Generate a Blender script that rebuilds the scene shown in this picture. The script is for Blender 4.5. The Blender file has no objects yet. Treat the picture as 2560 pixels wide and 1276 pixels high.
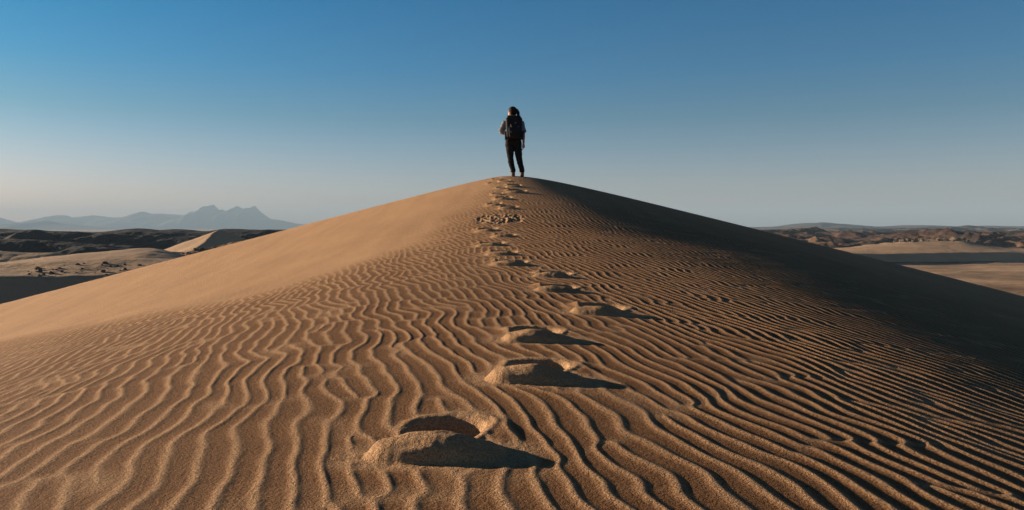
import bpy, bmesh, math, random
import numpy as np
from mathutils import Vector, Matrix
R = math.radians
sc = bpy.context.scene
C = sc.collection

# ------------------------------------------------------------------ camera
EYE = 26.0                                   # camera height above the valley floor
F = 1900.0                                   # focal length in pixels of the 2560 px wide photo
cam = bpy.data.cameras.new('camera'); camo = bpy.data.objects.new('camera', cam); C.objects.link(camo)
cam.sensor_width = 36; cam.lens = F / 2560 * 36
cam.shift_y = -68 / 2560
cam.clip_start = 0.05; cam.clip_end = 60000
camo.location = (0, 0, EYE); camo.rotation_euler = (R(90), 0, 0)
sc.camera = camo

# ------------------------------------------------------------------ sky, sun, exposure
SUN_EL, SUN_AL = 10.0, 20.0                  # sun low on the left, a little beyond the dune
w = bpy.data.worlds.new('World'); sc.world = w; w.use_nodes = True
nt = w.node_tree; nt.nodes.clear()
out = nt.nodes.new('ShaderNodeOutputWorld'); bg = nt.nodes.new('ShaderNodeBackground')
sky = nt.nodes.new('ShaderNodeTexSky'); sky.sky_type = 'NISHITA'; sky.sun_disc = False
sky.sun_elevation = R(SUN_EL); sky.sun_rotation = R(-(90 - SUN_AL))
sky.altitude = 300; sky.air_density = 1.0; sky.dust_density = 1.1; sky.ozone_density = 2.5
tc = nt.nodes.new('ShaderNodeTexCoord'); sp = nt.nodes.new('ShaderNodeSeparateXYZ')
rp = nt.nodes.new('ShaderNodeValToRGB')
els = [(0.0, (.84, .66, .80)), (0.05, (.68, .60, .74)), (0.14, (.25, .44, .54)), (0.20, (.09, .41, .585)), (0.29, (.0, .38, .585)), (0.5, (.004, .10, .22)), (1.0, (.005, .03, .08))]
cr = rp.color_ramp
while len(cr.elements) > 1: cr.elements.remove(cr.elements[0])
cr.elements[0].position = els[0][0]; cr.elements[0].color = (*els[0][1], 1)
for p_, c_ in els[1:]:
    e_ = cr.elements.new(p_); e_.color = (*c_, 1)
mx = nt.nodes.new('ShaderNodeMix'); mx.data_type = 'RGBA'; mx.blend_type = 'MULTIPLY'; mx.inputs['Factor'].default_value = 1
nt.links.new(tc.outputs['Generated'], sp.inputs[0]); nt.links.new(sp.outputs['Z'], rp.inputs[0])
nt.links.new(sky.outputs[0], mx.inputs['A']); nt.links.new(rp.outputs[0], mx.inputs['B'])
nt.links.new(mx.outputs['Result'], bg.inputs[0]); nt.links.new(bg.outputs[0], out.inputs[0])
bg.inputs[1].default_value = 0.08
sl = bpy.data.lights.new('sun', 'SUN'); sl.energy = 5; sl.angle = R(0.5); sl.color = (1, .79, .58)
so = bpy.data.objects.new('sun', sl); C.objects.link(so)
el_, al_ = R(SUN_EL), R(SUN_AL)
SD = Vector((-math.cos(el_) * math.cos(al_), math.cos(el_) * math.sin(al_), math.sin(el_)))
so.rotation_euler = SD.to_track_quat('Z', 'Y').to_euler(); so.location = (-40, 20, EYE + 20)
vs = sc.view_settings
vs.view_transform = 'Standard'; vs.look = 'None'; vs.gamma = 1; vs.use_curve_mapping = False; vs.exposure = 1.25
sc.cycles.use_denoising = True
sc.cycles.volume_bounces = 0; sc.cycles.max_bounces = 4; sc.cycles.diffuse_bounces = 2

# ------------------------------------------------------------------ helpers
def tag(o, label=None, cat=None, group=None, kind=None):
    if label: o['label'] = label
    if cat: o['category'] = cat
    if group: o['group'] = group
    if kind: o['kind'] = kind
    return o

def link(name, me, mat=None, parent=None, smooth=True):
    o = bpy.data.objects.new(name, me); C.objects.link(o)
    if mat: me.materials.append(mat)
    if smooth: me.polygons.foreach_set('use_smooth', np.ones(len(me.polygons), bool))
    if parent: o.parent = parent
    return o

def mesh_np(name, co, quads, tris=None):
    me = bpy.data.meshes.new(name)
    nq = len(quads); ntr = 0 if tris is None else len(tris)
    me.vertices.add(len(co)); me.vertices.foreach_set('co', np.ascontiguousarray(co, np.float32).ravel())
    lv = np.asarray(quads, np.int32).ravel()
    ls = np.arange(nq, dtype=np.int32) * 4
    if ntr:
        ls = np.concatenate([ls, nq * 4 + np.arange(ntr, dtype=np.int32) * 3]); lv = np.concatenate([lv, np.asarray(tris, np.int32).ravel()])
    me.loops.add(len(lv)); me.loops.foreach_set('vertex_index', lv)
    me.polygons.add(nq + ntr); me.polygons.foreach_set('loop_start', ls)
    me.update(calc_edges=True); me.validate()
    return me

def grid_faces(nr, ncol, wrap=False):
    i = np.arange(nr - 1)[:, None]; j = np.arange(ncol if wrap else ncol - 1)[None, :]
    j2 = (j + 1) % ncol
    a = i * ncol + j; b = i * ncol + j2; c = (i + 1) * ncol + j2; d = (i + 1) * ncol + j
    return np.stack([a, b, c, d], -1).reshape(-1, 4)

class Noise:                                   # tiling gradient noise on numpy arrays
    def __init__(s, seed):
        r = np.random.default_rng(seed); s.a = r.random((256, 256)) * 2 * np.pi
        s.gx = np.cos(s.a); s.gy = np.sin(s.a)
    def __call__(s, x, y):
        xi = np.floor(x).astype(int); yi = np.floor(y).astype(int); fx = x - xi; fy = y - yi
        def g(dx, dy):
            ii, jj = (xi + dx) & 255, (yi + dy) & 255
            return s.gx[ii, jj] * (fx - dx) + s.gy[ii, jj] * (fy - dy)
        u = fx**3 * (fx * (fx * 6 - 15) + 10); v = fy**3 * (fy * (fy * 6 - 15) + 10)
        return ((g(0, 0) * (1 - u) + g(1, 0) * u) * (1 - v) + (g(0, 1) * (1 - u) + g(1, 1) * u) * v) * 1.5
    def fbm(s, x, y, n=5, gain=.5, ridged=False):
        t = 0; a = 1
        for k in range(n):
            v = s(x * 2**k + 17 * k, y * 2**k + 31 * k)
            if ridged: v = 1 - 2 * np.abs(v)
            t = t + a * v; a *= gain
        return t
NZ = Noise(5)
def sstep(a, b, x):
    t = np.clip((x - a) / (b - a), 0, 1); return t * t * (3 - 2 * t)

def material(name, rough=.9, spec=.2):
    m = bpy.data.materials.new(name); m.use_nodes = True
    b = m.node_tree.nodes['Principled BSDF']; b.inputs['Roughness'].default_value = rough
    b.inputs['Specular IOR Level'].default_value = spec
    return m, m.node_tree, b
def nz(t, scale, detail=4, rough=.55, coord='Object', vec_scale=None):
    c = t.nodes.new('ShaderNodeTexCoord'); n = t.nodes.new('ShaderNodeTexNoise')
    n.inputs['Scale'].default_value = scale; n.inputs['Detail'].default_value = detail; n.inputs['Roughness'].default_value = rough
    if vec_scale:
        mp = t.nodes.new('ShaderNodeMapping'); mp.inputs['Scale'].default_value = vec_scale
        t.links.new(c.outputs[coord], mp.inputs[0]); t.links.new(mp.outputs[0], n.inputs['Vector'])
    else: t.links.new(c.outputs[coord], n.inputs['Vector'])
    return n
def ramp(t, src, stops):
    r = t.nodes.new('ShaderNodeValToRGB'); cr = r.color_ramp
    cr.elements[0].position = stops[0][0]; cr.elements[0].color = (*stops[0][1], 1)
    cr.elements[1].position = stops[-1][0]; cr.elements[1].color = (*stops[-1][1], 1)
    for p, c in stops[1:-1]:
        e = cr.elements.new(p); e.color = (*c, 1)
    t.links.new(src, r.inputs[0]); return r
def mixc(t, a, b, fac, mode='MIX'):
    m = t.nodes.new('ShaderNodeMix'); m.data_type = 'RGBA'; m.blend_type = mode
    for k, v in (('A', a), ('B', b), ('Factor', fac)):
        if hasattr(v, 'is_linked'): t.links.new(v, m.inputs[k])
        else: m.inputs[k].default_value = (*v, 1) if isinstance(v, tuple) else v
    return m.outputs['Result']
def bump(t, b, src, dist, strength=1, prev=None):
    n = t.nodes.new('ShaderNodeBump'); n.inputs['Distance'].default_value = dist; n.inputs['Strength'].default_value = strength
    t.links.new(src, n.inputs['Height'])
    if prev: t.links.new(prev.outputs[0], n.inputs['Normal'])
    t.links.new(n.outputs[0], b.inputs['Normal']); return n

# ------------------------------------------------------------------ materials of the land
# dune sand: pale grains on the ripple crests, coarse dark grains and painted-in shading in the troughs
m_sand, t, b = material('rippled_sand', .95, .1)
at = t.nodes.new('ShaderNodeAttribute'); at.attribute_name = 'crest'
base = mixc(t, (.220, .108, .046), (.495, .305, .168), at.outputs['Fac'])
big = ramp(t, nz(t, .6, 4).outputs[0], [(.3, (.93, .93, .93)), (.7, (1.05, 1.04, 1.03))])
gn = nz(t, 190, 3, .75)
grain = ramp(t, gn.outputs[0], [(.34, (.42, .40, .40)), (.5, (1, 1, 1)), (.68, (1.5, 1.45, 1.35))])
c1 = mixc(t, base, big.outputs[0], 1.0, 'MULTIPLY')
stk = ramp(t, nz(t, 1.0, 5, .6, vec_scale=(2.6, .35, 1)).outputs[0], [(.3, (.90, .885, .87)), (.7, (1.06, 1.06, 1.06))])
c1 = mixc(t, c1, stk.outputs[0], 1.0, 'MULTIPLY')
c2 = mixc(t, c1, grain.outputs[0], .7, 'MULTIPLY')
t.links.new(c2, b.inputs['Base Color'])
b0 = bump(t, b, nz(t, 34, 3, .6).outputs[0], .010, 1)
b1 = bump(t, b, nz(t, 115, 3, .7).outputs[0], .013, 1, b0)
b2 = bump(t, b, nz(t, 420, 1, .5).outputs[0], .002, 1, b1)

def land_mat(name, stops, scale, vs_=None, bscale=None, bdist=1, bstr=1, spec=.1):
    m, t, b = material(name, .95, spec)
    r = ramp(t, nz(t, scale, 8, .6, vec_scale=vs_).outputs[0], stops)
    t.links.new(r.outputs[0], b.inputs['Base Color'])
    if bscale: bump(t, b, nz(t, bscale, 6, .6, vec_scale=vs_).outputs[0], bdist, bstr)
    return m
m_farsand = land_mat('far_sand', [(.3, (.36, .235, .138)), (.55, (.43, .285, .172)), (.75, (.47, .32, .20))], .03, bscale=.3, bdist=.5)
m_plain = land_mat('gravel_plain', [(.30, (.14, .088, .055)), (.43, (.34, .22, .13)), (.58, (.48, .32, .195)), (.8, (.55, .38, .24))], .02, vs_=(.35, 1.2, 1), bscale=.25, bdist=1.2)
m_darkrock = land_mat('dark_rock', [(.3, (.010, .010, .012)), (.6, (.020, .018, .019)), (.8, (.035, .029, .026))], .02, bscale=.06, bdist=6)
m_brownrock = land_mat('brown_rock', [(.35, (.020, .015, .014)), (.50, (.065, .040, .029)), (.64, (.17, .10, .06)), (.8, (.33, .205, .12))], .018, bscale=.05, bdist=5)  # darkest tones also paint extra shading into the hills
m_mount = land_mat('mountain_rock', [(.3, (.06, .055, .05)), (.7, (.13, .11, .09))], .002, bscale=.004, bdist=60)

# ------------------------------------------------------------------ the big dune
YT = np.array([0, 1.5, 2.0, 2.9, 3.8, 4.7, 5.6, 6.5, 7.4, 8.3, 9.2, 10.1, 11, 12, 13.4, 14.9, 16, 17.2, 17.8, 18.3, 18.9, 19.6, 21, 24, 40])
ZT = np.array([-.575, -.57, -.568, -.549, -.53, -.495, -.442, -.40, -.343, -.271, -.194, -.106, -.02, .16, .38, .645, .86, 1.09, 1.20, 1.285, 1.275, 1.08, .5, -.9, -9])
yy = np.linspace(-60, 60, 12001)
zz = np.interp(yy, YT, ZT); zz = np.where(yy < 0, -.575 - .0008 * yy * yy, zz); zz = np.where(yy > 40, -9 - .4 * (yy - 40), zz)
kk = np.exp(-.5 * (np.arange(-120, 121) / 45)**2); kk /= kk.sum()
zz = np.convolve(np.pad(zz, 120, 'edge'), kk, 'valid')
def smooth_tab(X, Y, s=1.2):
    g = np.linspace(-20, 60, 1601); v = np.interp(g, X, Y); n = int(s * 3 / .05)
    k = np.exp(-.5 * (np.arange(-n, n + 1) * .05 / s)**2); k /= k.sum()
    return g, np.convolve(np.pad(v, n, 'edge'), k, 'valid')
KY = [0, 5, 10, 15, 18, 22]
GL = smooth_tab(KY, [3.2, 2.4, 1.5892, 0.7794, 0.4471, 0.2])
GR = smooth_tab(KY, [1.7, 3.45, 4.4233, 1.8887, 0.8769, 0.401], .9)
def dune_base(x, y):                            # relative to the camera
    wl = np.interp(y, *GL); wr = np.interp(y, *GR)
    x = x + .0599 * np.clip(y / 18, 0, 1.2)
    xl = np.minimum(x, 0); xr = np.maximum(x, 0)
    ys = y + .0173 * xl + .0124 * np.minimum(xr, 30)
    z = np.interp(ys, yy, zz)
    z = z - .2597 * (np.sqrt(xl**2 + wl**2) - wl) - .2538 * (np.sqrt(xr**2 + wr**2) - wr)
    return z
def ground_at(px, row):                         # where the sight line of a photo pixel meets the dune
    u, v = (px - 1280) / F, -(row - 570) / F
    Y = np.linspace(1.2, 19, 6000); d = dune_base(u * Y, Y) / Y - v
    i = int(np.argmax(d > 0)) if (d > 0).any() else int(np.argmax(d))
    return u * Y[i], Y[i]

# ripples: narrow-band directional noise, its phase gives forking wavy crests
NT, LT = 2048, 13.0
LAM = .080
rng = np.random.default_rng(11)
fx = np.fft.fftfreq(NT, LT / NT)
FX, FY = np.meshgrid(fx, fx, indexing='ij')
ang = math.atan2(.25, 1.0)                      # crests run 14 degrees left of the view direction
ca, sa = math.cos(ang), math.sin(ang)
kn = FX * ca + FY * sa; kt = -FX * sa + FY * ca
spec_ = np.exp(-.5 * ((kn - 1 / LAM) / (.095 / LAM))**2 - .5 * (kt / (.13 / LAM))**2)
cf = np.fft.ifft2(spec_ * (rng.normal(size=(NT, NT)) + 1j * rng.normal(size=(NT, NT))))
cf = (cf / np.sqrt((np.abs(cf)**2).mean())).astype(np.complex64)
def ripple(x, y):
    wx = x + .045 * NZ(x * 2.1, y * 2.1 + 9) + .012 * NZ(x * 6 + 3, y * 6)
    wy = y + .04 * NZ(x * 2.3 + 40, y * 2.3)
    gx = (wx / LT * NT) % NT; gy = (wy / LT * NT) % NT
    i = gx.astype(int); j = gy.astype(int); a = (gx - i).astype(np.float32); c = (gy - j).astype(np.float32)
    i %= NT; j %= NT; i2 = (i + 1) % NT; j2 = (j + 1) % NT
    f = (cf[i, j] * (1 - a) + cf[i2, j] * a) * (1 - c) + (cf[i, j2] * (1 - a) + cf[i2, j2] * a) * c
    ph = np.angle(f); am = np.clip(np.abs(f) / .55, 0, 1)
    # rounded trough, narrow crest leaning downwind
    s = .5 + .5 * np.cos(ph + .12 * np.sin(ph))
    return s**2.2, am

prints = [  # photo position of each hollow, size, heading
    (1112, 1078, .95, .0), (1345, 920, 1.0, .08), (1335, 830, 1.0, -.05), (1500, 769, 1.05, .05), (1392, 718, .98, .0), (1385, 684, .98, .08),
    (1275, 656, 1.12, .0), (1258, 631, 1.05, .08), (1228, 609, 1.08, 0), (1262, 588, 1.0, .08), (1218, 573, 1.0, 0), (1272, 518, 1.05, .08), (1235, 510, .95, 0),
    (1258, 495, 1.1, .08), (1243, 485, .8, 0), (1292, 477, 1.3, .08), (1253, 469, .8, 0), (1285, 463, 1.1, 0), (1232, 457, .9, 0), (1262, 451, .9, 0), (1240, 447, .8, 0)]
PW = [(*ground_at(p[0], p[1]), p[2], p[3]) for p in prints]
def dune_z(x, y):
    z = dune_base(x, y)
    # the rippled field stops at a smooth wind-swept band on the left and fades on the steep shaded side
    yb = np.clip(y, 1, 18.5)
    xb = np.interp(yb, [7, 8.36, 9.31, 11.2, 13.3, 16.5], [-2.55, -2.2, -1.8, -1.35, -.95, -.75])
    d1 = x - xb; d2 = (7.4 + .76 * np.logaddexp(0, (-2.7 - x) * 2) / 2 - y) * .8
    d = np.logaddexp(d1 * 4, d2 * 4) / 4 + .22 * NZ(x * .9, y * .9) + .08 * NZ(x * 3, y * 3)
    mask = (.35 * sstep(-.1, .25, d) + .65 * sstep(0, .9, d)) * .93 + .13 * sstep(-3.5, -.2, d) * (.5 + .9 * np.clip(NZ(x * .5 + 8, y * .7), -.5, .6))
    mask = mask * (1 - .75 * sstep(2.6, 7.5, x)) * (1 - .65 * sstep(11, 18, y)) * (1 - sstep(19, 21, y))
    amp = .0049 * (1 + .40 * NZ(x * .8 + 5, y * .8)) * (.78 + .34 * sstep(0, 1.8, x)) * (1 - .12 * sstep(2, 9, y))
    # footprints
    flat = np.zeros_like(z); foot = np.zeros_like(z)
    for k, (fx_, fy_, s, hd) in enumerate(PW):
        sel = (np.abs(x - fx_) < .75) & (np.abs(y - fy_) < .75)
        if not sel.any(): continue
        X = x[sel] - fx_; Y = y[sel] - fy_
        far = min(fy_ / 18, 1)
        a = (X * math.cos(hd) - Y * math.sin(hd)) / s; c = (X * math.sin(hd) + Y * math.cos(hd)) / s
        n1 = NZ(X * 9 + 7 * k, Y * 9 + 3.3 * k)
        a0 = a; a = np.where(a > 0, a * (1 - .25 * sstep(.12, .3, far)), a)
        # hollow: rounded sole outline, wider at the ball of the foot
        wdt = .098 - .012 * far + .022 * sstep(-.1, .12, c)
        q = (np.abs(a - .012 * np.sin(c * 12))**2.4 / wdt**2.4 + np.abs(c)**2.6 / .150**2.6)**(1 / 2.4) * (1 + .07 * n1)
        hole = -(.066 - .020 * sstep(.12, .3, far)) * (1 - sstep(.80, 1.05, q)) + .006 * (1 - far) * np.exp(-((q - 1.25) / .16)**2)
        # sand pushed back into a heap on the near side, steeper away from the sun
        bx, by = a0 - .0 - .03 * far, c + .212
        mq = ((np.abs(bx) / (.185 + .015 * n1))**3.2 + (np.abs(by) / .085)**2.6)**(1 / 3)
        fall = 1 - .66 * sstep(-.05, .24, bx) + .05 * n1
        heap = .057 * (1 - .38 * sstep(.12, .30, far)) * (.55 * (1 - sstep(.80, 1.06, mq)) + .45 * (1 - sstep(.15, 1.0, mq))) * (1 + .12 * n1) * fall
        side = .006 * (1 - sstep(.12, .3, far)) * np.exp(-((a - .17) / .035)**2 - (c / .12)**2)
        gain = 1 - .25 * sstep(.7, 1, far)
        lip = .028 * sstep(.1, .3, far) * np.exp(-((a + .135) / .05)**2 - (c / .10)**2)
        foot[sel] += (hole + heap + side + lip) * s * gain
        flat[sel] = np.maximum(flat[sel], 1 - sstep(1.05, 1.9, np.minimum(q, mq + .02) + .25 * n1))
    # trampled, crusted patch half way up
    px_, py_ = ground_at(1248, 547)
    q = np.sqrt(((x - px_) / .40)**2 + ((y - py_) / .55)**2) * (1 + .25 * NZ(x * 5, y * 5))
    pm = 1 - sstep(.75, 1.1, q)
    lump = (np.abs(NZ(x * 8.5 + 2, y * 4)) * 1.2 - .75 + .7 * NZ(x * 22, y * 11)) * .020
    foot += pm * lump; flat = np.maximum(flat, pm)
    foot += flat * (.0016 * NZ(x * 19, y * 19) + .0012 * NZ(x * 47, y * 47)) * (1 - pm)
    rs, am = ripple(x, y)
    h = amp * mask * (1 - flat) * (rs * (.45 + .55 * am))
    z = z + h + foot
    # soft undulation of the whole field
    z = z + .012 * NZ(x * .45, y * .45 + 3) * sstep(0, 3, np.abs(y)) * (1 - .6 * sstep(14, 18, y))
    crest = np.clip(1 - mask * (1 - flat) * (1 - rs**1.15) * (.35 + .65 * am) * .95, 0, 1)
    return z, crest

az_in = np.linspace(-43, 43, 1560)
az_out = np.linspace(43, 317, 110)[1:-1]
az = np.radians(np.concatenate([az_in, az_out]))
rr = np.concatenate([np.exp(np.linspace(math.log(.35), math.log(20.5), 1180)), np.exp(np.linspace(math.log(20.5), math.log(170), 80))[1:]])
RRg, AZg = np.meshgrid(rr, az, indexing='ij')
X = RRg * np.sin(AZg); Y = RRg * np.cos(AZg)
Z, CR = dune_z(X.ravel(), Y.ravel())
FLOOR = -EYE
Z = np.where(Z < FLOOR + 3, FLOOR - 1.5 + np.logaddexp(0, (Z - FLOOR) * 1.2) / 1.2, Z)
co = np.stack([X.ravel(), Y.ravel(), Z + EYE], -1)
co = np.vstack([co, [[0, 0, EYE - .575]]])
q = grid_faces(len(rr), len(az), wrap=True)[:, ::-1]
n0 = len(co) - 1; jj = np.arange(len(az))
tr = np.stack([np.full(len(az), n0), (jj + 1) % len(az), jj], -1)
me = mesh_np('dune', co, q, tr)
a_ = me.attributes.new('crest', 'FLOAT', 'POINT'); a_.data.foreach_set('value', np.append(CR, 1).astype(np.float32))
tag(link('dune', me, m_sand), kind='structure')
del co, q, X, Y, Z, CR, RRg, AZg

# ------------------------------------------------------------------ valley floor out to the horizon
def polar_sheet(name, mat, zf, r0, r1, nr, na, a0=0, a1=360, ry=1.0):
    r = np.exp(np.linspace(math.log(r0), math.log(r1), nr)); a = np.radians(np.linspace(a0, a1, na, endpoint=(a1 - a0 < 360)))
    Rg, Ag = np.meshgrid(r, a, indexing='ij'); x = Rg * np.sin(Ag); y = Rg * np.cos(Ag)
    z = zf(x, y)
    full = a1 - a0 >= 360
    co = np.stack([x.ravel(), y.ravel(), z.ravel()], -1); qd = grid_faces(nr, na, wrap=full)[:, ::-1]; tr = None
    if full:
        co = np.vstack([co, [[0, 0, float(z[0].mean())]]]); j = np.arange(na); tr = np.stack([np.full(na, len(co) - 1), (j + 1) % na, j], -1)
    return link(name, mesh_np(name, co, qd, tr), mat)
def floor_z(x, y):
    r = np.hypot(x, y)
    f = sstep(60, 250, r) * (1 - sstep(9000, 14000, r))
    z = f * (1.3 * NZ.fbm(x / 90, y / 70, 4) + .35 * NZ.fbm(x / 16 + 5, y / 16, 3))
    return z - 1.0 * sstep(2500, 9000, r)
g = polar_sheet('desert_ground', m_plain, floor_z, 40, 20000, 330, 720); tag(g, kind='structure')

# ------------------------------------------------------------------ lofted land forms, each given by real cross-sections
def P(px, row, y):                              # point seen at this photo pixel, y metres away
    return ((px - 1280) / F * y, y, EYE - (row - 570) / F * y)
def resample(poly, n):
    poly = np.array(poly, float); x = poly[:, 0]
    t = np.linspace(0, 1, n); s = np.concatenate([[0], np.cumsum(np.hypot(np.diff(poly[:, 0]), np.diff(poly[:, 1]) * .3))]); s /= s[-1]
    # smooth (cosine eased Catmull) interpolation
    outp = []
    for k in range(3):
        v = np.interp(t, s, poly[:, k]); outp.append(v)
    o = np.stack(outp, -1)
    kz = np.ones(max(3, n // 45 | 1)); kz /= kz.sum(); h = len(kz) // 2
    for k in range(3): o[:, k] = np.convolve(np.pad(o[:, k], h, 'edge'), kz, 'valid')
    return o
def loft(name, mat, lines, n=240, sub=14, noise=None, sharp=()):
    rows = [resample([P(*p) for p in l], n) for l in lines]
    co = []
    for i in range(len(rows) - 1):
        for k in range(sub):
            f = k / sub
            co.append(rows[i] * (1 - f) + rows[i + 1] * f)
    co.append(rows[-1]); A = np.array(co)
    # round the profile a little except at the brinks
    keep = {0, len(A) - 1} | {i * sub for i in sharp}
    for _ in range(sub // 2):
        B = A.copy(); B[1:-1] = (A[:-2] + 2 * A[1:-1] + A[2:]) / 4
        for i in keep: B[i] = A[i]
        A = B
    if noise is not None: A[:, :, 2] += noise(A[:, :, 0], A[:, :, 1], np.linspace(0, 1, len(A))[:, None])
    e = np.linspace(0, 1, n); e = sstep(0, .07, e) * (1 - sstep(.93, 1, e))
    A[:, :, 2] = A[:, :, 2] * e - 3 * (1 - e)
    q = grid_faces(len(A), n)
    return link(name, mesh_np(name, A.reshape(-1, 3), q), mat)

# left: low dune with a slip face towards us
o = loft('low_dune', m_farsand, [
    [(-700, 880, 158), (0, 842, 180), (245, 830, 190), (420, 815, 200), (600, 780, 210), (900, 770, 220)],
    [(-700, 694, 178), (0, 692, 200), (120, 693, 206), (245, 691, 212), (420, 672, 222), (600, 648, 232), (900, 640, 240)],
    [(-700, 672, 232), (0, 662, 232), (120, 655, 232), (245, 650, 234), (340, 641, 245), (440, 655, 245), (600, 646, 255), (900, 630, 260)],
    [(-700, 658, 262), (0, 656, 262), (120, 641, 272), (245, 628, 285), (365, 617, 300), (395, 619, 300), (480, 641, 290), (600, 640, 290), (900, 632, 290)],
    [(-700, 690, 300), (0, 690, 300), (120, 675, 310), (245, 660, 330), (380, 642, 350), (470, 658, 350), (600, 658, 340), (900, 650, 340)],
    [(-700, 660, 420), (0, 660, 420), (400, 660, 420), (900, 660, 420)]], n=420, sub=16, sharp=(1,),
    noise=lambda x, y, t: .25 * NZ.fbm(x / 12, y / 12, 3))
tag(o, kind='structure')

# left: small pyramid shaped dune, sunlit flank
def pyramid_dune(name, px, row, y, half, mat):
    cx, cy, cz = P(px, row, y)
    g = np.linspace(-1, 1, 220); Xg, Yg = np.meshgrid(g * half, g * half, indexing='ij')
    wob = 1.5 * NZ(Xg / 22 + 4, Yg / 22)
    faces = [(-.37, -.27), (.62, -.20), (.05, .55), (-.30, .30)]
    dd = np.stack([a_ * (Xg + wob) + b_ * (Yg + wob) for a_, b_ in faces])
    k = 1.6; d = np.log(np.exp(k * np.clip(dd, -20, 60)).sum(0)) / k
    z = cz - d + .15 * NZ.fbm(Xg / 9, Yg / 9, 3)
    z = np.where(z < 3, -2 + np.logaddexp(0, (z + 2) * .8) / .8, z); z = np.maximum(z, -3)
    co = np.stack([cx + Xg, cy + Yg, z], -1).reshape(-1, 3)
    return tag(link(name, mesh_np(name, co, grid_faces(220, 220)[:, ::-1]), mat), kind='structure')
pyramid_dune('star_dune', 550, 573, 520, 90, m_farsand)

# hills as height fields whose crest line follows the skyline
def ridge(name, mat, crest, y0, depth, base, n=420, m=70, rough=1.0, scale=60., seed=0, ridged=True, kind='structure', front=.55, soft=2.4):
    cp = np.array(crest, float); px = np.linspace(cp[0, 0], cp[-1, 0], n)
    row = np.interp(px, cp[:, 0], cp[:, 1])
    kz = np.exp(-.5 * (np.arange(-6, 7) / soft)**2); kz /= kz.sum(); row = np.convolve(np.pad(row, 6, 'edge'), kz, 'valid')
    u = (px - 1280) / F; t = np.linspace(-1, 1, m)[:, None]
    yv = y0 + depth * t + 0 * u[None, :]
    xv = u[None, :] * y0 * (1 + 0 * t)
    top = -(row - 570) / F * y0
    top = top[None, :] + 0 * t
    f = NZ.fbm(xv / scale + seed, yv / scale + seed * 3, 6, .52, ridged)
    if ridged: f = f - 1.0
    prof = np.where(t < 0, np.clip(1 + t / 1.0, 0, 1)**front, np.clip(1 - t, 0, 1)**.9)
    H = top + EYE - base
    near = np.exp(-(t / .22)**2)
    z = base + H * prof * (1 + 0 * t) + rough * H * f * (1 - .82 * near) * np.clip(prof * 2.2, 0, 1) * np.where(t < 0, 1, .3) + rough * .06 * H * f * near
    z = np.where(np.abs(t) > .985, base - 4, z)
    o = link(name, mesh_np(name, np.stack([xv, yv, z], -1).reshape(-1, 3), grid_faces(m, n)), mat)
    return tag(o, kind=kind)
# left dark hills, nearest last
ridge('hills', m_darkrock, [(-900, 590), (-300, 575), (0, 573), (60, 574), (150, 577), (250, 580), (310, 571), (350, 568), (400, 574), (420, 571), (470, 573), (520, 580), (560, 573), (640, 574), (700, 573), (760, 571), (900, 580), (1100, 590)], 760, 130, 0, rough=.30, scale=110, seed=2, ridged=False)
ridge('hills', m_darkrock, [(-900, 600), (-300, 592), (0, 580), (90, 574), (160, 581), (230, 586), (290, 578), (345, 572), (420, 580), (500, 588), (640, 600), (800, 602), (1000, 610)], 620, 90, 0, rough=.35, scale=80, seed=7, ridged=False)
ridge('hills', m_darkrock, [(-900, 620), (-300, 604), (0, 600), (60, 597), (130, 601), (220, 609), (330, 620), (420, 628), (520, 634)], 470, 60, 0, rough=.3, scale=60, seed=12, ridged=False)
ridge('sand_ridge', m_farsand, [(-900, 640), (0, 627), (70, 633), (140, 631), (190, 640), (240, 655)], 430, 35, 0, rough=.1, scale=40, seed=15, ridged=False)
ridge('rubble_slope', m_brownrock, [(400, 668), (430, 645), (460, 630), (500, 622), (540, 614), (590, 604), (640, 598), (760, 600)], 330, 22, 0, rough=.12, scale=14, seed=41, ridged=False, soft=1)
# right rocky hills
ridge('rocky_hills', m_brownrock, [(1700, 590), (1850, 575), (1900, 574), (2010, 572), (2060, 586), (2130, 580), (2200, 583), (2250, 577), (2330, 578), (2420, 582), (2500, 576), (2560, 578), (2700, 574), (3300, 580)], 1250, 260, 0, n=640, m=110, rough=.42, scale=120, seed=4)
ridge('rocky_hills', m_brownrock, [(1700, 630), (1850, 600), (1960, 588), (2010, 596), (2060, 593), (2120, 603), (2180, 596), (2240, 583), (2300, 577), (2370, 582), (2440, 590), (2480, 598), (2540, 590), (2600, 576), (2800, 584), (3300, 600)], 900, 170, 0, n=640, m=110, rough=.45, scale=80, seed=9)
# right: sand ramp blown up against the rocks, with its dark slip face
o = loft('sand_ramp', m_farsand, [
    [(2000, 658, 530), (2150, 656, 545), (2300, 656, 558), (2450, 654, 574), (2560, 653, 586), (2800, 652, 594), (3200, 652, 599)],
    [(2000, 640, 540), (2110, 634, 551), (2200, 636, 560), (2300, 634, 569), (2420, 632, 581), (2530, 631, 593), (2560, 634, 597), (2800, 632, 605), (3200, 634, 610)],
    [(2000, 633, 620), (2110, 624, 640), (2200, 619, 640), (2300, 616, 640), (2420, 617, 640), (2510, 625, 630), (2560, 630, 620), (2800, 626, 620), (3200, 632, 620)],
    [(2000, 625, 700), (2110, 619, 700), (2180, 611, 710), (2260, 602, 720), (2340, 598, 730), (2400, 597, 730), (2450, 609, 720), (2520, 621, 700), (2800, 618, 700), (3200, 625, 700)],
    [(2000, 640, 800), (2400, 625, 800), (2800, 640, 800), (3200, 640, 800)]], n=420, sub=16, sharp=(1,),
    noise=lambda x, y, t: .2 * NZ.fbm(x / 14, y / 20, 3) + .8 * sstep(.62, .75, t) * NZ.fbm(x / 14, y / 14, 3))
tag(o, kind='structure')
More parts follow.
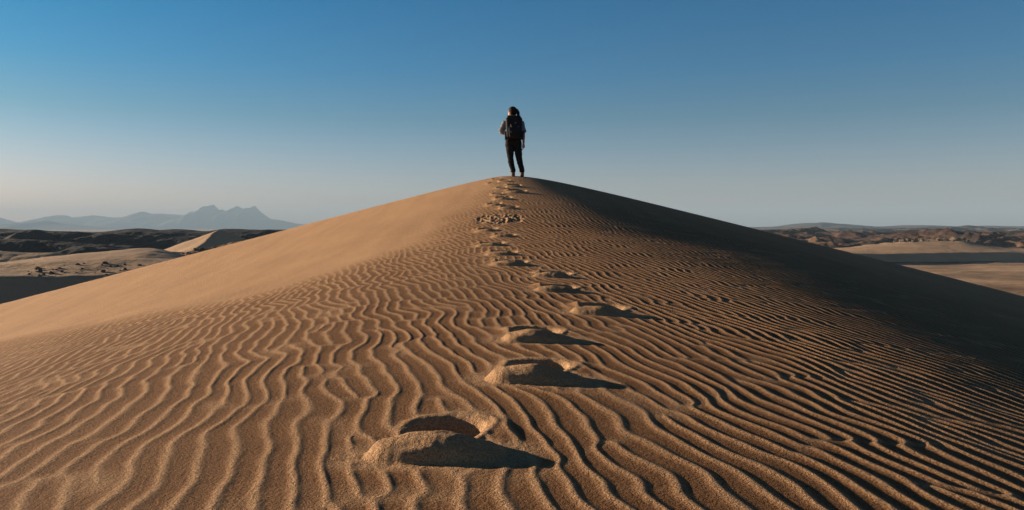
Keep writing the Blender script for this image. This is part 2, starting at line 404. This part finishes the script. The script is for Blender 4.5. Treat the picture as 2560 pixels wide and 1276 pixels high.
# far hazy ridges on the right
ridge('far_hills', m_mount, [(1500, 580), (1840, 569), (1940, 567), (1980, 560), (2030, 557), (2080, 560), (2130, 565), (2200, 567), (2260, 563), (2330, 564), (2400, 567), (2460, 564), (2560, 566), (2800, 560), (3400, 568)], 5000, 600, -3, rough=.25, scale=500, seed=21, ridged=False)
ridge('far_hills', m_mount, [(1500, 585), (1840, 578), (1980, 573), (2100, 570), (2180, 573), (2300, 569), (2380, 567), (2420, 564), (2450, 570), (2560, 571), (2800, 568), (3400, 574)], 2600, 350, -3, rough=.35, scale=260, seed=25)
# far mountains on the left
ridge('mountains', m_mount, [(-900, 560), (-300, 545), (-60, 535), (0, 545), (35, 561), (60, 559), (100, 550), (140, 537), (165, 538), (180, 544), (235, 538), (285, 544), (320, 542), (345, 533), (360, 529), (380, 535), (400, 534), (470, 538), (490, 527), (500, 526), (509, 523), (514, 519), (519, 514), (524, 520), (529, 516), (534, 511), (540, 519), (548, 526), (556, 524), (562, 528), (575, 525), (586, 519), (594, 514), (600, 518), (610, 522), (617, 518), (624, 521), (631, 519), (636, 512), (640, 520), (647, 527), (660, 536), (675, 547), (700, 550), (740, 559), (800, 566), (900, 572), (1300, 580)], 16000, 1500, -30, n=1500, m=50, rough=.10, scale=1500, seed=31, soft=.4)
ridge('mountains', m_mount, [(-900, 575), (-300, 560), (0, 566), (50, 563), (85, 552), (110, 553), (120, 551), (150, 559), (200, 563), (250, 568), (300, 571), (400, 574), (600, 578)], 11500, 1100, -20, n=700, rough=.12, scale=900, seed=35)

# ------------------------------------------------------------------ rocks
m_rock, t, b = material('stone', .9, .2)
rr_ = ramp(t, nz(t, 1.2, 5).outputs[0], [(.35, (.05, .038, .03)), (.6, (.13, .09, .06)), (.8, (.22, .15, .10))])
t.links.new(rr_.outputs[0], b.inputs['Base Color']); bump(t, b, nz(t, 3, 5).outputs[0], .2)
def rock_mesh(seed):
    r = random.Random(seed); bm = bmesh.new(); bmesh.ops.create_icosphere(bm, subdivisions=3, radius=1)
    pl = [(Vector((r.gauss(0, 1), r.gauss(0, 1), r.gauss(0, .8))).normalized(), r.uniform(.55, .9)) for _ in range(12)]
    for v in bm.verts:
        n = v.co.normalized()
        for d, k in pl:
            dt = v.co.dot(d)
            if dt > k: v.co -= d * (dt - k) * .9
        v.co.x *= 1.25; v.co.z *= .75
    me = bpy.data.meshes.new('rock'); bm.to_mesh(me); bm.free(); me.materials.append(m_rock); return me
rocks = [rock_mesh(k) for k in range(5)]
dg = bpy.context.evaluated_depsgraph_get(); dg.update()
def drop(x, y):
    best = None
    for nm in ('low_dune', 'sand_ramp', 'desert_ground', 'star_dune', 'rubble_slope'):
        ob = bpy.data.objects[nm]; hit = ob.ray_cast(Vector((x, y, 200)), Vector((0, 0, -1)))
        if hit[0] and (best is None or hit[1].z > best): best = hit[1].z
    return best
SKY_U = np.linspace(-1, 1, 400); _Y = np.linspace(3, 30, 250)
SKY_V = (dune_base(SKY_U[:, None] * _Y, _Y[None, :] + 0 * SKY_U[:, None]) / _Y).max(1)
rnd = random.Random(3)
def scatter(n, area, depth, size, label, group):
    made = []
    for i in range(n):
        (xa, xb), (ya, yb) = area, depth
        px = rnd.uniform(xa, xb); y = rnd.triangular(ya, yb, (ya + yb) / 2)
        x = (px - 1280) / F * y; z = drop(x, y)
        if z is None: continue
        s = size * rnd.uniform(.45, 1.25)**1.5
        if (z + s * .5 - EYE) / y < np.interp(x / y, SKY_U, SKY_V) + .0005 or abs(x / y) > .673: continue
        o = bpy.data.objects.new('rock', rnd.choice(rocks)); C.objects.link(o)
        o.location = (x, y, z + s * .2); o.scale = (s, s, s * rnd.uniform(.7, 1.1)); o.rotation_euler = (rnd.uniform(-.3, .3), rnd.uniform(-.3, .3), rnd.uniform(0, 6.3))
        tag(o, label, 'rock', group); made.append(o)
    made.sort(key=lambda o: o.location.x / o.location.y)
    if len(made) < 3: print('few rocks', group); return
    made[0]['label'] = 'leftmost ' + label; made[-1]['label'] = 'rightmost ' + label
    max(made[1:-1], key=lambda o: o.scale.x / o.location.y)['label'] = 'largest ' + label
scatter(60, (60, 360), (206, 232), .6, 'dark rock scattered on the near edge of the low dune', 'rocks on the low dune at the left')
scatter(75, (440, 600), (308, 332), .8, 'brown rock in the rubble between the low dune and the pyramid dune', 'rocks in the rubble below the pyramid dune')
scatter(46, (2240, 2480), (690, 735), 2.6, 'brown rock sticking out of the top of the sand ramp at the right', 'rocks on top of the sand ramp')

# ------------------------------------------------------------------ the person
def simple(name, col, rough=.8, spec=.2, var=.25, sc_=30, bd=.004):
    m, t, b = material(name, rough, spec)
    lo = tuple(c * (1 - var) for c in col); hi = tuple(min(1, c * (1 + var)) for c in col)
    t.links.new(ramp(t, nz(t, sc_, 4).outputs[0], [(.35, lo), (.65, hi)]).outputs[0], b.inputs['Base Color'])
    bump(t, b, nz(t, sc_ * 2, 4).outputs[0], bd); return m
m_skin = simple('skin', (.42, .24, .17), .55, .4, .08)
m_hair = simple('hair', (.022, .011, .007), .7, .15, .35, 60)
m_shirt = simple('shirt_cotton', (.20, .215, .25), .9, .1, .12, 25, .01)
m_trou = simple('trouser_cotton', (.020, .018, .020), .9, .1, .3, 25, .01)
m_boot = simple('boot_leather', (.16, .10, .06), .7, .3, .2)
m_sole = simple('boot_rubber', (.02, .02, .02), .8, .3, .1)
m_pack = simple('pack_nylon', (.012, .013, .017), .75, .25, .3, 40)
m_strap = simple('strap_webbing', (.16, .16, .17), .8, .2, .2)
m_eye = simple('eye_dark', (.02, .015, .012), .3, .5, .1)

def tube(bm, pts, rad, seg=14, sq=(1, 1)):
    pts = [Vector(p) for p in pts]
    n = len(pts); rings = []
    for i, p in enumerate(pts):
        d = (pts[min(i + 1, n - 1)] - pts[max(i - 1, 0)]).normalized()
        xa = Vector((1, 0, 0)) - d * d.x
        if xa.length < .15: xa = Vector((0, 1, 0)) - d * d.y
        xa.normalize(); ya = d.cross(xa)
        rings.append([bm.verts.new(p + xa * math.cos(a) * rad[i] * sq[0] + ya * math.sin(a) * rad[i] * sq[1]) for a in (2 * math.pi * k / seg for k in range(seg))])
    for r0, r1 in zip(rings, rings[1:]):
        for k in range(seg): bm.faces.new((r0[k], r0[(k + 1) % seg], r1[(k + 1) % seg], r1[k]))
    for r_, p, s, rd in ((rings[0], pts[0], -1, rad[0]), (rings[-1], pts[-1], 1, rad[-1])):
        d = (pts[1] - pts[0]).normalized() if s < 0 else (pts[-1] - pts[-2]).normalized()
        c = bm.verts.new(p + d * s * rd * .55)
        for k in range(seg):
            f = (r_[(k + 1) % seg], r_[k], c) if s < 0 else (r_[k], r_[(k + 1) % seg], c)
            bm.faces.new(f)
def ell(bm, c, r, rot=(0, 0, 0), sub=3):
    M = Matrix.Translation(c) @ Matrix.Rotation(rot[2], 4, 'Z') @ Matrix.Rotation(rot[1], 4, 'Y') @ Matrix.Rotation(rot[0], 4, 'X') @ Matrix.Diagonal((*r, 1))
    bmesh.ops.create_icosphere(bm, subdivisions=sub, radius=1, matrix=M)
def fuse(name, bm, mat, parent, voxel=.008, smooth=3, fold=0):
    """joins the overlapping shapes into ONE continuous skin"""
    me = bpy.data.meshes.new(name); bm.to_mesh(me); bm.free()
    tmp = bpy.data.objects.new(name, me); C.objects.link(tmp)
    md = tmp.modifiers.new('r', 'REMESH'); md.mode = 'VOXEL'; md.voxel_size = voxel
    ms = tmp.modifiers.new('s', 'SMOOTH'); ms.iterations = smooth; ms.factor = .5
    d = bpy.context.evaluated_depsgraph_get(); d.update()
    m2 = bpy.data.meshes.new_from_object(tmp.evaluated_get(d)); m2.name = name
    bpy.data.objects.remove(tmp)
    if fold:
        for v in m2.vertices:
            a = float(NZ(np.array([v.co.x * 9 + v.co.y * 7]), np.array([v.co.z * 16 + v.co.x * 6]))[0])
            v.co += v.normal * a * fold
    return link(name, m2, mat, parent)

fxp, fyp = .03, 17.95
fz = float(dune_z(np.array([fxp]), np.array([fyp]))[0][0])
PERSON = Vector((fxp, fyp, EYE + fz - .03))
S = .965
root = bpy.data.objects.new('person', None); C.objects.link(root); root.location = PERSON; root.scale = (S * 1.07, S, S)
tag(root, 'person in pale T-shirt and dark trousers standing on the dune crest, head turned left', 'person')
# joints (x right, y away from us, z up), metres, feet at 0
HL, HR = Vector((-.085, .0, .88)), Vector((.085, .0, .88))
KL, KR = Vector((-.065, -.015, .48)), Vector((.135, .01, .48))
AL, AR = Vector((-.005, 0, .09)), Vector((.20, .03, .09))
SHL, SHR = Vector((-.175, .0, 1.37)), Vector((.175, .0, 1.37))
EL_, ER_ = Vector((-.285, .03, 1.10)), Vector((.235, -.01, 1.08))
WL, WR = Vector((-.13, .20, 1.09)), Vector((.235, .05, .83))
bm = bmesh.new()
# torso, hips, neck
tube(bm, [(0, 0, .86), (0, 0, .95), (0, 0, 1.08), (0, 0, 1.22), (0, .0, 1.33), (0, 0, 1.41)], [.15, .155, .125, .145, .15, .09], sq=(1, .66))
tube(bm, [(0, 0, 1.36), (-.005, .01, 1.45), (-.01, .02, 1.52)], [.062, .05, .05])
tube(bm, [SHL, (0, 0, 1.39), SHR], [.06, .07, .06])
for A, E, W in ((SHL, EL_, WL), (SHR, ER_, WR)):
    tube(bm, [A, A.lerp(E, .5), E, E.lerp(W, .3), W], [.052, .045, .036, .036, .024])
for H, K, A in ((HL, KL, AL), (HR, KR, AR)):
    tube(bm, [H, H.lerp(K, .5), K, K.lerp(A, .3), A], [.088, .07, .052, .052, .034])
    tube(bm, [A + Vector((0, -.04, -.045)), A + Vector((0, .05, -.05)), A + Vector((-.01, .15, -.062))], [.034, .038, .028], sq=(1, .8))
# hands: palm, four bent fingers, thumb
def hand(W, d, up, side, curl):
    d, up = d.normalized(), up.normalized(); s = d.cross(up).normalized() * side
    tube(bm, [W, W + d * .04, W + d * .085], [.022, .034, .036], sq=(1, .55))
    tips = []
    for k, L in enumerate((.068, .078, .073, .056)):
        b0 = W + d * .08 + s * (.03 - .02 * k); p1 = b0 + d * L * .5 + up * curl * .012; p2 = p1 + d * L * .32 + up * curl * .03; p3 = p2 + d * L * .1 + up * curl * .03
        tube(bm, [b0, p1, p2, p3], [.0095, .009, .008, .007], seg=8)
    t0 = W + d * .03 + s * .03
    tube(bm, [t0, t0 + s * .022 + d * .025, t0 + s * .026 + d * .055 + up * curl * .01], [.013, .011, .008], seg=8)
hand(WR, (WR - ER_) * 1.0 + Vector((0, 0, -.1)), Vector((-1, .2, 0)), -1, .8)
hand(WL, Vector((.9, .1, .35)), Vector((0, -1, .2)), 1, 1.0)
# head turned left: facing -x (and a little away from us)
HC = Vector((-.035, .02, 1.605)); yaw = math.radians(138)        # face direction angle in the xy plane
fd = Vector((math.cos(yaw), math.sin(yaw), 0)); fs = Vector((-fd.y, fd.x, 0)); U = Vector((0, 0, 1))
ell(bm, HC + U * .015 - fd * .008, (.098, .078, .108), (0, 0, yaw))
ell(bm, HC - U * .045 + fd * .035, (.058, .054, .062), (0, 0, yaw))
tube(bm, [HC + U * .012 + fd * .088, HC - U * .012 + fd * .106, HC - U * .022 + fd * .098], [.009, .011, .012], seg=8)
tube(bm, [HC - U * .050 + fd * .088 + fs * .018, HC - U * .048 + fd * .096, HC - U * .050 + fd * .088 - fs * .018], [.006, .008, .006], seg=8)
ell(bm, HC - U * .085 + fd * .068, (.022, .026, .02), (0, 0, yaw))
ell(bm, HC + U * .030 + fd * .082, (.014, .055, .010), (0, 0, yaw))
for s in (-1, 1):
    ell(bm, HC - U * .01 + fs * s * .080 - fd * .005, (.017, .008, .028), (0, 0, yaw))
body = fuse('body', bm, m_skin, root, .0065, 2)
for s in (-1, 1):
    bm = bmesh.new(); ell(bm, HC + U * .008 + fd * .083 + fs * s * .031, (.010, .011, .008), (0, 0, yaw), 2)
    me = bpy.data.meshes.new('eye'); bm.to_mesh(me); bm.free(); link('eye', me, m_eye, root)
# hair with ponytail
bm = bmesh.new()
ell(bm, HC + U * .034 - fd * .026, (.106, .096, .108), (0, 0, yaw))
ell(bm, HC - U * .015 - fd * .045, (.072, .088, .085), (0, 0, yaw))
b0 = HC + U * .045 + Vector((.085, -.035, 0)); rt = Vector((1, -.25, 0))
tube(bm, [b0 - rt * .02, b0 + rt * .035 + U * .006, b0 + rt * .062 - U * .05, b0 + rt * .066 - U * .14, b0 + rt * .060 - U * .23], [.026, .032, .036, .033, .014])
fuse('hair', bm, m_hair, root, .007, 3, .004)
# T-shirt with loose rolled sleeves
bm = bmesh.new()
tube(bm, [(0, 0, .95), (0, 0, .99), (0, 0, 1.08), (0, 0, 1.22), (0, 0, 1.33), (0, 0, 1.415)], [.160, .164, .155, .166, .168, .085], sq=(1, .70), seg=20)
tube(bm, [SHL, (0, 0, 1.395), SHR], [.074, .082, .074])
for A, E in ((SHL, EL_), (SHR, ER_)):
    tube(bm, [A, A.lerp(E, .5), A.lerp(E, .86)], [.074, .072, .076])
    tube(bm, [A.lerp(E, .78), A.lerp(E, .90)], [.083, .083])
fuse('shirt', bm, m_shirt, root, .008, 3, .012)
# trousers
bm = bmesh.new()
tube(bm, [(0, 0, .84), (0, 0, .90), (0, 0, 1.00)], [.172, .180, .172], sq=(1, .72), seg=20)
for H, K, A in ((HL, KL, AL), (HR, KR, AR)):
    tube(bm, [H, H.lerp(K, .5), K, K.lerp(A, .35), A + Vector((0, 0, .09)), A + Vector((0, 0, .05))], [.104, .092, .070, .069, .056, .060])
ell(bm, (-.08, -.055, .88), (.09, .07, .10)); ell(bm, (.08, -.055, .88), (.09, .07, .10))
fuse('trousers', bm, m_trou, root, .008, 3, .010)
# boots
for A in (AL, AR):
    bm = bmesh.new()
    tube(bm, [A + Vector((0, 0, .075)), A + Vector((0, 0, .02)), A + Vector((0, -.01, -.035))], [.050, .048, .050])
    tube(bm, [A + Vector((0, -.05, -.048)), A + Vector((0, .06, -.052)), A + Vector((-.012, .17, -.06))], [.040, .046, .036], sq=(1, .85))
    bt = fuse('boot', bm, m_boot, root, .007, 2)
    bm = bmesh.new()
    tube(bm, [A + Vector((0, -.075, -.082)), A + Vector((0, .06, -.082)), A + Vector((-.012, .19, -.082))], [.040, .048, .036], sq=(1, .35))
    fuse('sole', bm, m_sole, bt, .006, 1)

# backpack, carried on the back (towards the camera)
bp = bpy.data.objects.new('backpack', None); C.objects.link(bp); bp.location = PERSON + Vector((0, 0, .9 * S)); bp.scale = (S * 1.07, S, S)
tag(bp, 'dark hiking backpack with grey straps on the back of the standing person', 'backpack')
def rbox(c, s, r=.04, seg=4, tilt=0):
    bm = bmesh.new(); bmesh.ops.create_cube(bm, size=1)
    for v in bm.verts: v.co = Vector((v.co.x * s[0] * (1 + .12 * v.co.z), v.co.y * s[1], v.co.z * s[2]))
    bmesh.ops.bevel(bm, geom=bm.edges[:] + bm.verts[:], offset=r, segments=seg, affect='EDGES', profile=.6)
    bmesh.ops.rotate(bm, verts=bm.verts, cent=(0, 0, 0), matrix=Matrix.Rotation(tilt, 3, 'X'))
    bmesh.ops.translate(bm, verts=bm.verts, vec=c); return bm
def mk(name, bm, mat, parent):
    me = bpy.data.meshes.new(name); bm.to_mesh(me); bm.free(); return link(name, me, mat, parent)
pk = mk('pack_body', rbox((.015, -.215, .29), (.36, .20, .52), .07), m_pack, bp)
mk('zip_flap', rbox((.015, -.225, .545), (.30, .19, .07), .03), m_pack, bp)
fp = mk('front_pocket', rbox((.02, -.335, .17), (.24, .07, .24), .03), m_pack, bp)
mk('side_pocket', rbox((-.165, -.20, .11), (.06, .14, .2), .025), m_pack, bp)
mk('side_pocket', rbox((.205, -.20, .11), (.06, .14, .2), .025), m_pack, bp)
for s in (-1, 1):
    bm = bmesh.new(); tube(bm, [(s * .10, -.11, .50), (s * .115, -.05, .565), (s * .12, .07, .54), (s * .12, .135, .42), (s * .13, .13, .24), (s * .15, .02, .13), (s * .15, -.11, .10)], [.026] * 7, sq=(1, .35), seg=10)
    mk('shoulder_strap', bm, m_pack, bp)
    bm = bmesh.new(); tube(bm, [(s * .13 + .015, -.12, .40), (s * .155 + .015, -.25, .37), (s * .10 + .015, -.325, .30)], [.012] * 3, sq=(1, .5), seg=8)
    mk('compression_strap', bm, m_strap, bp)
bm = bmesh.new(); tube(bm, [(-.06, -.33, .36), (-.04, -.345, .30), (-.07, -.345, .24), (-.045, -.38, .16)], [.011] * 4, seg=8); mk('hanging_cord', bm, m_strap, bp)
bm = bmesh.new(); tube(bm, [(-.03, -.12, .57), (-.02, -.13, .61), (.05, -.13, .61), (.06, -.12, .57)], [.011] * 4, seg=8); mk('carry_handle', bm, m_pack, bp)
bm = bmesh.new(); ell(bm, (.05, -.325, .40), (.022, .008, .014), sub=2); mk('badge', bm, m_strap, bp)
bm = bmesh.new(); tube(bm, [(-.18, -.06, .07), (-.19, .05, .05), (-.08, .155, .05), (.08, .155, .05), (.19, .05, .05), (.18, -.06, .07)], [.02] * 6, sq=(.5, 1), seg=8); mk('hip_belt', bm, m_pack, bp)

# ------------------------------------------------------------------ haze
m_h = bpy.data.materials.new('haze'); m_h.use_nodes = True; t = m_h.node_tree; t.nodes.clear()
mo = t.nodes.new('ShaderNodeOutputMaterial'); pv = t.nodes.new('ShaderNodeVolumePrincipled')
pv.inputs['Color'].default_value = (.41, .585, .76, 1); pv.inputs['Density'].default_value = .00008; pv.inputs['Anisotropy'].default_value = 0.0
t.links.new(pv.outputs[0], mo.inputs['Volume'])
bm = bmesh.new(); bmesh.ops.create_cube(bm, size=1)
zt, zb = EYE + 530, -36
for v in bm.verts: v.co = Vector((v.co.x * 46000, v.co.y * 46000, zt if v.co.z > 0 else zb))
me = bpy.data.meshes.new('haze'); bm.to_mesh(me); bm.free()
tag(link('haze', me, m_h, smooth=False), kind='stuff')
